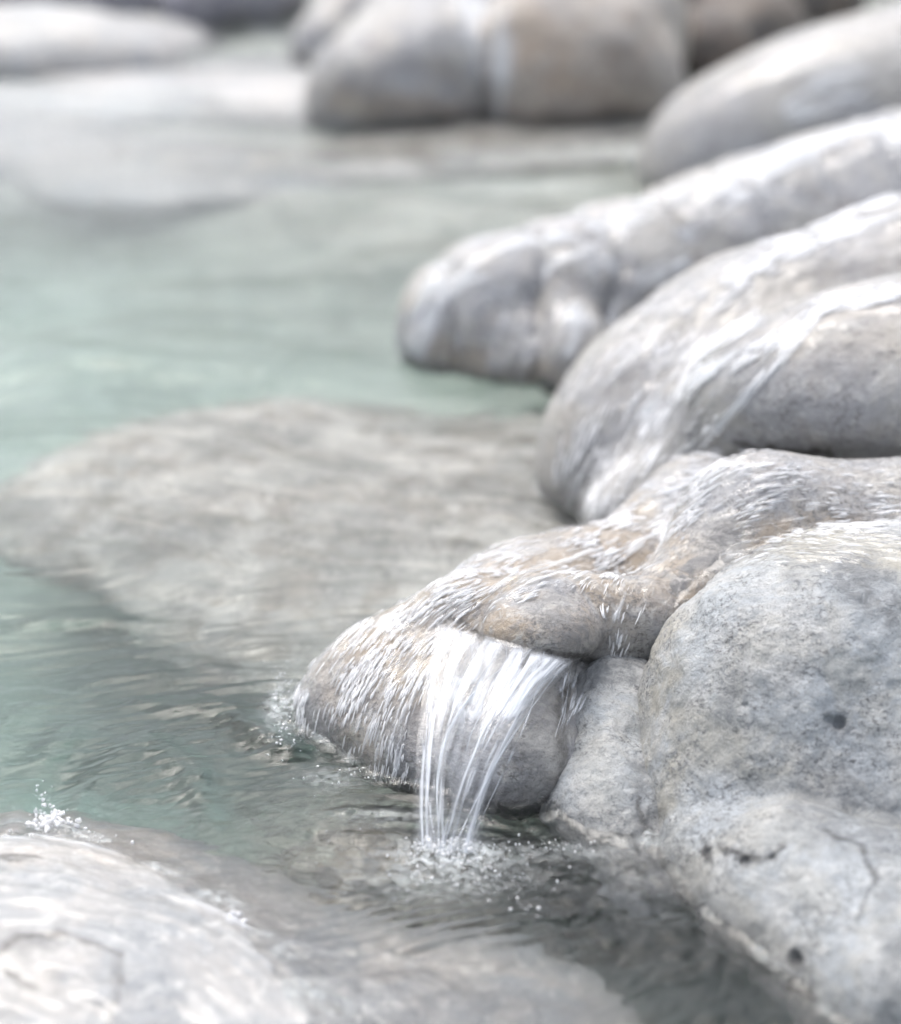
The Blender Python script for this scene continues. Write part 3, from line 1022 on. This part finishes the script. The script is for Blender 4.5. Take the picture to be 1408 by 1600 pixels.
def glints(name, fl, V, N, w, n, length, width, height, mat, seed=1, base_off=.002, **props):
    """short ridges of running water drawn out along the current, painted white as sky glints"""
    r = np.random.RandomState(seed)
    w = w / w.sum()
    i = r.choice(len(V), n, p=w)
    p = V[i].astype(np.float32); nn = N[i]
    ln = length * (.4 + 1.2 * r.rand(n)); wd = width * (.4 + 1.0 * r.rand(n) ** 1.5); ht = height * (.6 + .8 * r.rand(n))
    S = 8
    pts = []
    for k in range(S + 1):
        pts.append(p.copy())
        v = fl(p, nn)
        p = p + v * (ln / S)[:, None]
        nn = grad(fl.f, p, .003)
        p = p - nn * fl.f(p)[:, None]
    pts = np.stack(pts, 1)
    Vs = []
    for k in range(S + 1):
        a = pts[:, k]
        tn = pts[:, min(k + 1, S)] - pts[:, max(k - 1, 0)]
        tn /= np.linalg.norm(tn, axis=1, keepdims=True) + 1e-9
        nrm = grad(fl.f, a.astype(np.float32), .003)
        sd = np.cross(nrm, tn)
        prof = math.sin(math.pi * (k + .02) / (S + .04)) ** .7
        wk = (wd * prof)[:, None]; hk = (ht * prof + base_off)[:, None]
        wob = (wd * .35)[:, None] * np.sin(k * 1.3 + r.rand(n) * .6 + i % 7)[:, None]
        a = a + sd * wob
        Vs += [a - sd * wk + nrm * (base_off - .0004), a - sd * wk * .5 + nrm * hk * .9, a + sd * wk * .5 + nrm * hk * .9, a + sd * wk + nrm * (base_off - .0004)]
    Vt = np.stack(Vs, 1)             # n, (S+1)*4, 3
    q = []
    for k in range(S):
        for c in range(3):
            q.append([k * 4 + c, k * 4 + c + 1, (k + 1) * 4 + c + 1, (k + 1) * 4 + c])
    q = np.array(q)
    nv = (S + 1) * 4
    F = (q[None] + (np.arange(n) * nv)[:, None, None]).reshape(-1, 4)
    fo = np.repeat(.15 + .85 * r.rand(n), nv)  # white painted on each ridge to stand for a sky glint
    return mesh_obj(name, Vt.reshape(-1, 3), F, mat, attrs={'foam': fo}, **props)


FILM = film_mat('running_water_film', .42)
GLINT = film_mat('running_water_ridges', .95, (.97, .97, .98))  # white for splash and bubbles; on the ridges it paints glints
rnd = random.Random(5)

# --- over the waterfall rock and down the chute from the ledge
poly_g = [(445, 1175), (452, 1060), (540, 930), (660, 880), (840, 800), (960, 780), (1080, 690), (1150, 690), (1300, 715), (1430, 718), (1430, 880),
          (1300, 905), (1200, 885), (1110, 880), (1030, 960), (1005, 1040), (940, 1045), (870, 1030), (780, 1010), (740, 1000), (700, 1030), (670, 1120), (660, 1255), (590, 1255), (500, 1190)]
hole_g = [[(765, 985), (800, 955), (860, 930), (920, 935), (945, 975), (940, 1020), (890, 1035), (820, 1022)],
          [(1045, 905), (1075, 855), (1130, 820), (1145, 835), (1090, 890), (1030, 950)]]
strk_g = [[(1430, 790), (1280, 785), (1180, 800), (1100, 840), (1030, 900), (985, 1000)],
          [(1400, 850), (1250, 845), (1150, 850)],
          [(1250, 730), (1150, 745), (1080, 790), (1000, 830), (900, 870), (780, 905), (680, 945)],
          [(1000, 790), (880, 835), (760, 870), (640, 930), (550, 1000), (490, 1090), (480, 1150)],
          [(1030, 850), (960, 900), (940, 960), (945, 1020)],
          [(900, 890), (840, 905), (760, 950), (720, 985)],
          [(680, 945), (620, 1000), (570, 1080), (540, 1180), (540, 1230)],
          [(740, 985), (690, 1060), (655, 1150), (640, 1240)],
          [(600, 980), (545, 1050), (510, 1130)]]
foam_glint_g = path_caps([(1130, 700), (1080, 780), (1000, 830), (900, 880)], 60, .75) + path_caps([(900, 880), (780, 900), (690, 940)], 55, .6) + \
    path_caps([(690, 940), (600, 1000), (560, 1080)], 70, .6) + path_caps([(600, 1080), (590, 1180)], 70, .45) + \
    path_caps([(700, 1000), (660, 1080), (640, 1180)], 60, .55) + path_caps([(950, 890), (950, 1000)], 45, .6) + \
    path_caps([(1130, 745), (1250, 740)], 40, .45) + path_caps([(1200, 800), (1430, 800)], 60, .5) + path_caps([(1150, 860), (1060, 980)], 50, .35) + \
    path_caps([(460, 1150), (470, 1080)], 25, .6)
out = film('running_water', [front, chute, main, big], poly_g, hole_g, strk_g, foam_glint_g, .005, 2, FILM, amp=.0010, fs=(290, 105), step=.0018, thr=(.7, 1.6),
           kind='stuff', label='glittering sheet of water running over the waterfall rock and its ledge')
f_g, fl_g, Vg, Ng, pxg, pyg, thg, deng, fog = out
clump = sstep(-.15, .35, fbm(Vg * 45 + 3, 2))
glints('water_ridges', fl_g, Vg, Ng, (deng ** 1.3 * clump + .02) * (thg > .5), 4300, .0115, .00070, .0010, GLINT, kind='stuff',
       label='hair-thin ripples coloured white as glints in the water over the waterfall rock')

# --- trickles on the big smooth boulder
poly_f = [(840, 830), (838, 700), (865, 610), (925, 530), (1075, 420), (1200, 365), (1430, 270), (1430, 500), (1300, 520), (1210, 600), (1150, 680), (1120, 700), (1080, 720), (1000, 800), (900, 835)]
strk_f = [[(1430, 315), (1250, 375), (1140, 440), (1040, 510), (960, 620), (900, 760), (880, 820)],
          [(1430, 400), (1250, 440), (1100, 540), (1000, 660), (950, 760)],
          [(1430, 450), (1280, 480), (1150, 565), (1050, 650), (980, 740)],
          [(1200, 380), (1080, 430), (950, 530), (880, 640), (860, 760)],
          [(1280, 500), (1200, 600), (1120, 680), (1050, 760)]]
foam_glint_f = path_caps([(1430, 315), (1300, 355), (1220, 395), (1140, 445)], 36, .9) + path_caps([(1140, 445), (1060, 500), (980, 580)], 45, .42) + \
    path_caps([(1060, 500), (960, 640), (900, 760)], 80, .36) + path_caps([(1430, 455), (1290, 478), (1210, 535), (1100, 585), (1020, 650)], 21, 1.35) + \
    path_caps([(1275, 495), (1215, 570), (1120, 670)], 17, 1.2) + path_caps([(1190, 495), (1080, 560)], 18, .7) + path_caps([(1040, 690), (960, 760), (900, 810)], 50, .42) + \
    path_caps([(1130, 640), (1050, 730)], 50, .4)
o2 = film('running_water', [main], poly_f, [], strk_f, foam_glint_f, .007, 1, FILM, amp=.0010, fs=(150, 60), step=.004, K=8, thr=(.5, 1.5),
          kind='stuff', label='white trickles streaming down the large smooth boulder')
f_f, fl_f, Vf, Nf, pxf, pyf, thf, denf, fof = o2
glints('water_ridges', fl_f, Vf, Nf, (denf ** 1.6 * sstep(-.3, .4, fbm(Vf * 40, 2)) + .005) * (thf > .5), 2600, .022, .0012, .0014, GLINT, seed=2, kind='stuff',
       label='ripples coloured white as glints in the trickles on the large smooth boulder')

# --- sheet on the grooved boulder and on the upper right one
poly_e = [(612, 560), (615, 500), (640, 430), (700, 375), (800, 330), (990, 300), (1100, 255), (1250, 205), (1430, 165), (1430, 300), (1200, 380), (1060, 440), (930, 540), (880, 600), (850, 625), (700, 600)]
strk_e = [[(1430, 200), (1250, 250), (1100, 330), (950, 380), (800, 400), (690, 450), (640, 530)],
          [(1100, 340), (920, 430), (880, 560)], [(900, 390), (800, 450), (760, 580)], [(1200, 300), (1050, 380), (930, 460), (890, 540)], [(760, 400), (700, 470), (690, 570)]]
foam_glint_e = path_caps([(1400, 190), (1180, 280), (1080, 330)], 60, .75) + path_caps([(1140, 340), (1000, 395), (905, 430), (885, 540)], 30, 1.1) + \
    path_caps([(1000, 340), (820, 400), (720, 470)], 60, .8) + path_caps([(800, 420), (770, 560)], 34, .85) + path_caps([(1080, 400), (980, 450), (930, 520)], 34, .9) + \
    path_caps([(690, 430), (650, 540)], 45, .8) + path_caps([(740, 430), (720, 540)], 24, .8) + path_caps([(850, 430), (830, 560)], 22, .8)
film('running_water', [mid], poly_e, [], strk_e, foam_glint_e, .010, 1, FILM, amp=.0012, fs=(70, 28), step=.008, K=7, thr=(.1, 1.3),
     kind='stuff', label='veil of water over the grooved pale boulder')
poly_d = [(985, 300), (1025, 185), (1100, 120), (1200, 60), (1430, 0), (1430, 180), (1250, 215), (1100, 270)]
strk_d = [[(1430, 60), (1250, 110), (1120, 200), (1020, 290)], [(1430, 140), (1250, 170), (1130, 250)]]
foam_glint_d = path_caps([(1430, 110), (1320, 130), (1250, 160)], 50, .8) + path_caps([(1250, 130), (1120, 210), (1050, 270)], 40, .3)
poly_b = [(690, -30), (800, -30), (815, 100), (800, 215), (700, 215), (715, 100)]
film('running_water', [pale_far, tan_far], poly_b, [], [[(760, 0), (755, 200)]], path_caps([(760, -20), (760, 200)], 60, 1.), .016, 1, FILM, amp=.001, fs=(40, 18), step=.014, K=6, thr=(-.4, 1.),
     kind='stuff', label='pale vertical trickle between the far pale boulder and the tan one')
film('running_water', [right_far], poly_d, [], strk_d, foam_glint_d, .014, 1, FILM, amp=.0015, fs=(50, 20), step=.012, K=6, thr=(.1, 1.2),
     kind='stuff', label='white patch of water sliding over the blurred upper right boulder')

poly_j = [(-30, 1300), (80, 1285), (220, 1300), (400, 1368), (520, 1405), (700, 1470), (740, 1540), (700, 1630), (-30, 1630)]
strk_j = [[(-20, 1330), (100, 1340), (250, 1380), (400, 1450), (560, 1520)], [(100, 1310), (220, 1345), (350, 1430), (450, 1560)], [(0, 1420), (200, 1450), (350, 1520), (420, 1600)]]
film('running_water', [near_rock], poly_j, [], strk_j, path_caps([(20, 1325), (90, 1310)], 30, .6) + path_caps([(120, 1330), (330, 1420)], 60, .28) + path_caps([(360, 1440), (385, 1450)], 18, 1.), .006, 1, FILM, amp=.0013, fs=(130, 45), step=.004, K=7, thr=(.6, 1.9), zlo=-.02, k=.03,
     kind='stuff', label='thin rippled water washing over the pale flat near rock')

# ---------------------------------------------------------------- the little waterfall
def tube(paths, radii, sides=6):
    n, S = paths.shape[:2]
    tn = np.gradient(paths, axis=1)
    tn /= np.linalg.norm(tn, axis=2, keepdims=True) + 1e-9
    a = np.cross(tn, np.array([0.3, 1, .2])); a /= np.linalg.norm(a, axis=2, keepdims=True) + 1e-9
    b = np.cross(tn, a)
    ang = np.arange(sides) / sides * 2 * math.pi
    Vt = paths[:, :, None] + radii[:, :, None, None] * (np.cos(ang)[:, None] * a[:, :, None] + .55 * np.sin(ang)[:, None] * b[:, :, None])
    i = np.arange(n * S * sides).reshape(n, S, sides)
    j = np.roll(i, -1, 2)
    F = np.stack([i[:, :-1], j[:, :-1], j[:, 1:], i[:, 1:]], -1).reshape(-1, 4)
    return Vt.reshape(-1, 3), F


def bez(P4, t):
    P4 = np.array(P4, float)
    t = t[:, None]
    return (1 - t) ** 3 * P4[0] + 3 * (1 - t) ** 2 * t * P4[1] + 3 * (1 - t) * t * t * P4[2] + t ** 3 * P4[3]


fw = union([front], .02, 0)
rr = np.random.RandomState(12)
S = 26
tt = np.linspace(0, 1, S)
families = [  # start span on the lip, then the way down (photo pixels), landing spread, count
    ((690, 985), (740, 1005), (672, 1090), (662, 1190), (690, 1318), 22, 1),
    ((740, 1000), (840, 1030), (700, 1090), (672, 1180), (695, 1325), 30, 1),
    ((850, 1030), (900, 1045), (820, 1120), (770, 1190), (708, 1332), 16, 2),
    ((760, 1010), (870, 1038), (775, 1095), (745, 1120), (735, 1165), 42, 2),
    ((880, 1038), (935, 1045), (895, 1080), (880, 1110), (868, 1150), 22, 1)]
paths, rad, fo = [], [], []
for s0, s1, c1, c2, e, sp_, cnt in families:
    for _ in range(cnt):
        u = rr.rand()
        st = (s0[0] + (s1[0] - s0[0]) * u, s0[1] + (s1[1] - s0[1]) * u - 12)
        j = rr.randn(2) * sp_ * .45
        b = bez([st, (c1[0] + j[0], c1[1]), (c2[0] + j[0], c2[1]), (e[0] + j[0], e[1] + abs(j[1]) * .4)], tt)
        hit, D = march(fw, b[:, 0], b[:, 1])
        hit = np.where((hit[:, 2] < 0)[:, None], CAM + D * ((0 - CAMH) / D[:, 2])[:, None], hit)
        lift_ = (.0015 + .010 * np.sin(math.pi * tt) ** .7 * (.4 + .8 * rr.rand()))
        pth = hit - D * lift_[:, None]
        for ax_ in range(3):
            pth[2:-2, ax_] = np.convolve(pth[:, ax_], np.ones(5) / 5, 'valid')
        w = .0004 + .0009 * rr.rand() ** 2
        nz = 1 + .5 * vnoise(np.stack([tt * 9 + _ * 3.1, tt * 0 + u * 50, tt * 0], -1))
        paths.append(pth); rad.append(w * nz * np.sin(math.pi * (tt * .96 + .03)) ** .4)
        fo.append(np.clip(.1 + .9 * rr.rand() + .35 * vnoise(np.stack([tt * 14 + _ * 5.1, tt * 0, tt * 0 + u * 9], -1)), 0, 1))
paths, rad, fo = np.array(paths), np.array(rad), np.array(fo)
Vw, Fw = tube(paths, rad)
FALL = film_mat('falling_water', .68, (.86, .90, .96))
fow = [np.repeat(fo.ravel(), 6)]
Vs_, Fs_ = [Vw], [Fw]
sheets = [   # left edge and right edge of each sheet on its way down, thickness of the white
    ([(684, 978), (655, 1080), (646, 1190), (650, 1318)], [(800, 1012), (718, 1070), (692, 1180), (700, 1332)], .6, 0),
    ([(800, 1016), (770, 1090), (715, 1190), (680, 1335)], [(905, 1042), (840, 1088), (765, 1185), (738, 1332)], .62, 5),
    ([(700, 985), (690, 1060), (690, 1110), (695, 1150)], [(900, 1040), (850, 1100), (800, 1130), (780, 1160)], .7, 9),
    ([(870, 1036), (868, 1090), (862, 1120), (858, 1150)], [(955, 1044), (925, 1100), (905, 1130), (890, 1160)], .35, 14),
    ([(686, 980), (656, 1080), (644, 1190), (644, 1325)], [(930, 1042), (850, 1100), (785, 1190), (758, 1335)], .85, 3)]
for eL, eR, dens, sd_ in sheets:
    nu, nv = 90, 150
    tv = np.linspace(0, 1, nv)
    A, B = bez(eL, tv), bez(eR, tv)
    uu = np.linspace(0, 1, nu)
    pix = A[:, None, :] * (1 - uu[None, :, None]) + B[:, None, :] * uu[None, :, None]
    pix[..., 1] -= 8 * (1 - tv[:, None])
    fl_ = pix.reshape(-1, 2)
    hit, D = march(fw, fl_[:, 0], fl_[:, 1])
    hit = hit.reshape(nv, nu, 3); D = D.reshape(nv, nu, 3)
    Yr = np.where(hit[..., 2] > .002, hit[..., 1], 99)
    Y0 = Yr[0][None]
    Yb = ((0 - CAMH) / D[-1, :, 2] * D[-1, :, 1])[None] if sd_ < 9 else Yr[-1][None]
    Yp = np.minimum(Y0 + (Yb - Y0) * (tv[:, None] ** .85), Yr)
    for _ in range(12):
        Yp[1:-1] = (Yp[:-2] + Yp[1:-1] + Yp[2:]) / 3
    hit = CAM + D * (Yp / D[..., 1])[..., None]
    st_ = np.stack(np.broadcast_arrays(uu[None, :] * 11 + .5 * vnoise(np.stack(np.broadcast_arrays(uu[None] * 5., tv[:, None] * 3, sd_ + 0 * tv[:, None]), -1)), tv[:, None] * 4., np.float64(sd_)), -1)
    n1_, n2_ = fbm(st_, 3, .6), fbm(st_ * np.float32([2.6, 2.0, 1]) + 9, 2)
    lift_ = .0012 + (.0005 if sd_ == 3 else .003 + .0015 * (sd_ > 0)) * np.sin(math.pi * np.clip(tv, 0, 1))[:, None] ** .7 + .0012 * n1_ + .0005 * n2_
    Vq = hit - D * lift_[..., None]
    edge = sstep(0, .18, uu) * sstep(1, .82, uu)
    fade = sstep(0, .05, tv) * (sstep(1, .6, tv) if sd_ >= 9 else 1)
    fq = sstep(-.15, .55, n1_ + .35 * n2_ + (dens - .5) * 1.2) * edge[None] * (fade if np.ndim(fade) == 0 else fade[:, None]) * (.22 if sd_ == 3 else .85)
    off_ = sum(len(v_) for v_ in Vs_)
    ii = np.arange(nu * nv).reshape(nv, nu) + off_
    Vs_.append(Vq.reshape(-1, 3)); fow.append(fq.ravel())
    Fs_.append(np.stack([ii[:-1, :-1], ii[:-1, 1:], ii[1:, 1:], ii[1:, :-1]], -1).reshape(-1, 4))
Vw, Fw = np.concatenate(Vs_), np.concatenate(Fs_)
mesh_obj('waterfall', Vw, Fw, FALL, attrs={'foam': np.concatenate(fow)}, label='little two-stranded waterfall pouring off the lip of the rounded rock', category='waterfall')

# ---------------------------------------------------------------- spray, bubbles
def blobs(name, C, R, mat, attrs=True, **props):
    import bmesh
    bm = bmesh.new(); bmesh.ops.create_icosphere(bm, subdivisions=2, radius=1)
    v0 = np.array([v.co[:] for v in bm.verts], np.float32); f0 = np.array([[v.index for v in f.verts] for f in bm.faces]); bm.free()
    n = len(C)
    V = (v0[None] * R[:, None, None] * (.55 + .9 * rs.rand(n, 1, 3)) + C[:, None]).reshape(-1, 3)
    F = (f0[None] + (np.arange(n) * len(v0))[:, None, None]).reshape(-1, 3)
    return mesh_obj(name, V, F, mat, attrs={'foam': np.repeat(.4 + .6 * rs.rand(n), len(v0))}, **props)


def scatter(lst):
    C, R = [], []
    for px, py, sx, sy, zz, n, r in lst:
        for _ in range(n):
            c = Z(px + rs.randn() * sx, py + rs.randn() * sy, 0)
            c[2] = abs(rs.randn()) * zz + .001 + waves(np.array([c[0]]), np.array([c[1]]))[0]
            C.append(c); R.append(r * (.35 + rs.rand() ** 2))
    return np.array(C), np.array(R)


C, R = scatter([(82, 1296, 18, 5, .003, 110, .0019), (78, 1282, 11, 7, .007, 60, .0018), (70, 1270, 8, 9, .013, 22, .0013), (66, 1255, 12, 10, .02, 6, .0008), (370, 1445, 9, 7, .002, 26, .0018), (25, 1318, 25, 4, .002, 30, .0018), (140, 1310, 30, 6, .001, 20, .0012)])
blobs('water_splash', C, R, GLINT, kind='stuff', label='small white splash leaping at the tip of the pale near rock')
C, R = scatter([(440, 1095, 10, 38, .004, 170, .0009), (465, 1160, 18, 16, .002, 60, .0008), (540, 1215, 34, 10, .002, 40, .0008), (700, 1332, 30, 8, .006, 260, .0010), (710, 1360, 60, 22, .001, 160, .0009),
                (820, 1400, 25, 30, .001, 16, .0012), (850, 1450, 25, 22, .001, 8, .0011), (880, 1325, 40, 7, .002, 40, .0008), (600, 1290, 70, 30, .001, 20, .0008)])
blobs('foam_bubbles', C, R, GLINT, kind='stuff', label='white bubbles and foam where the waterfall meets the pool')
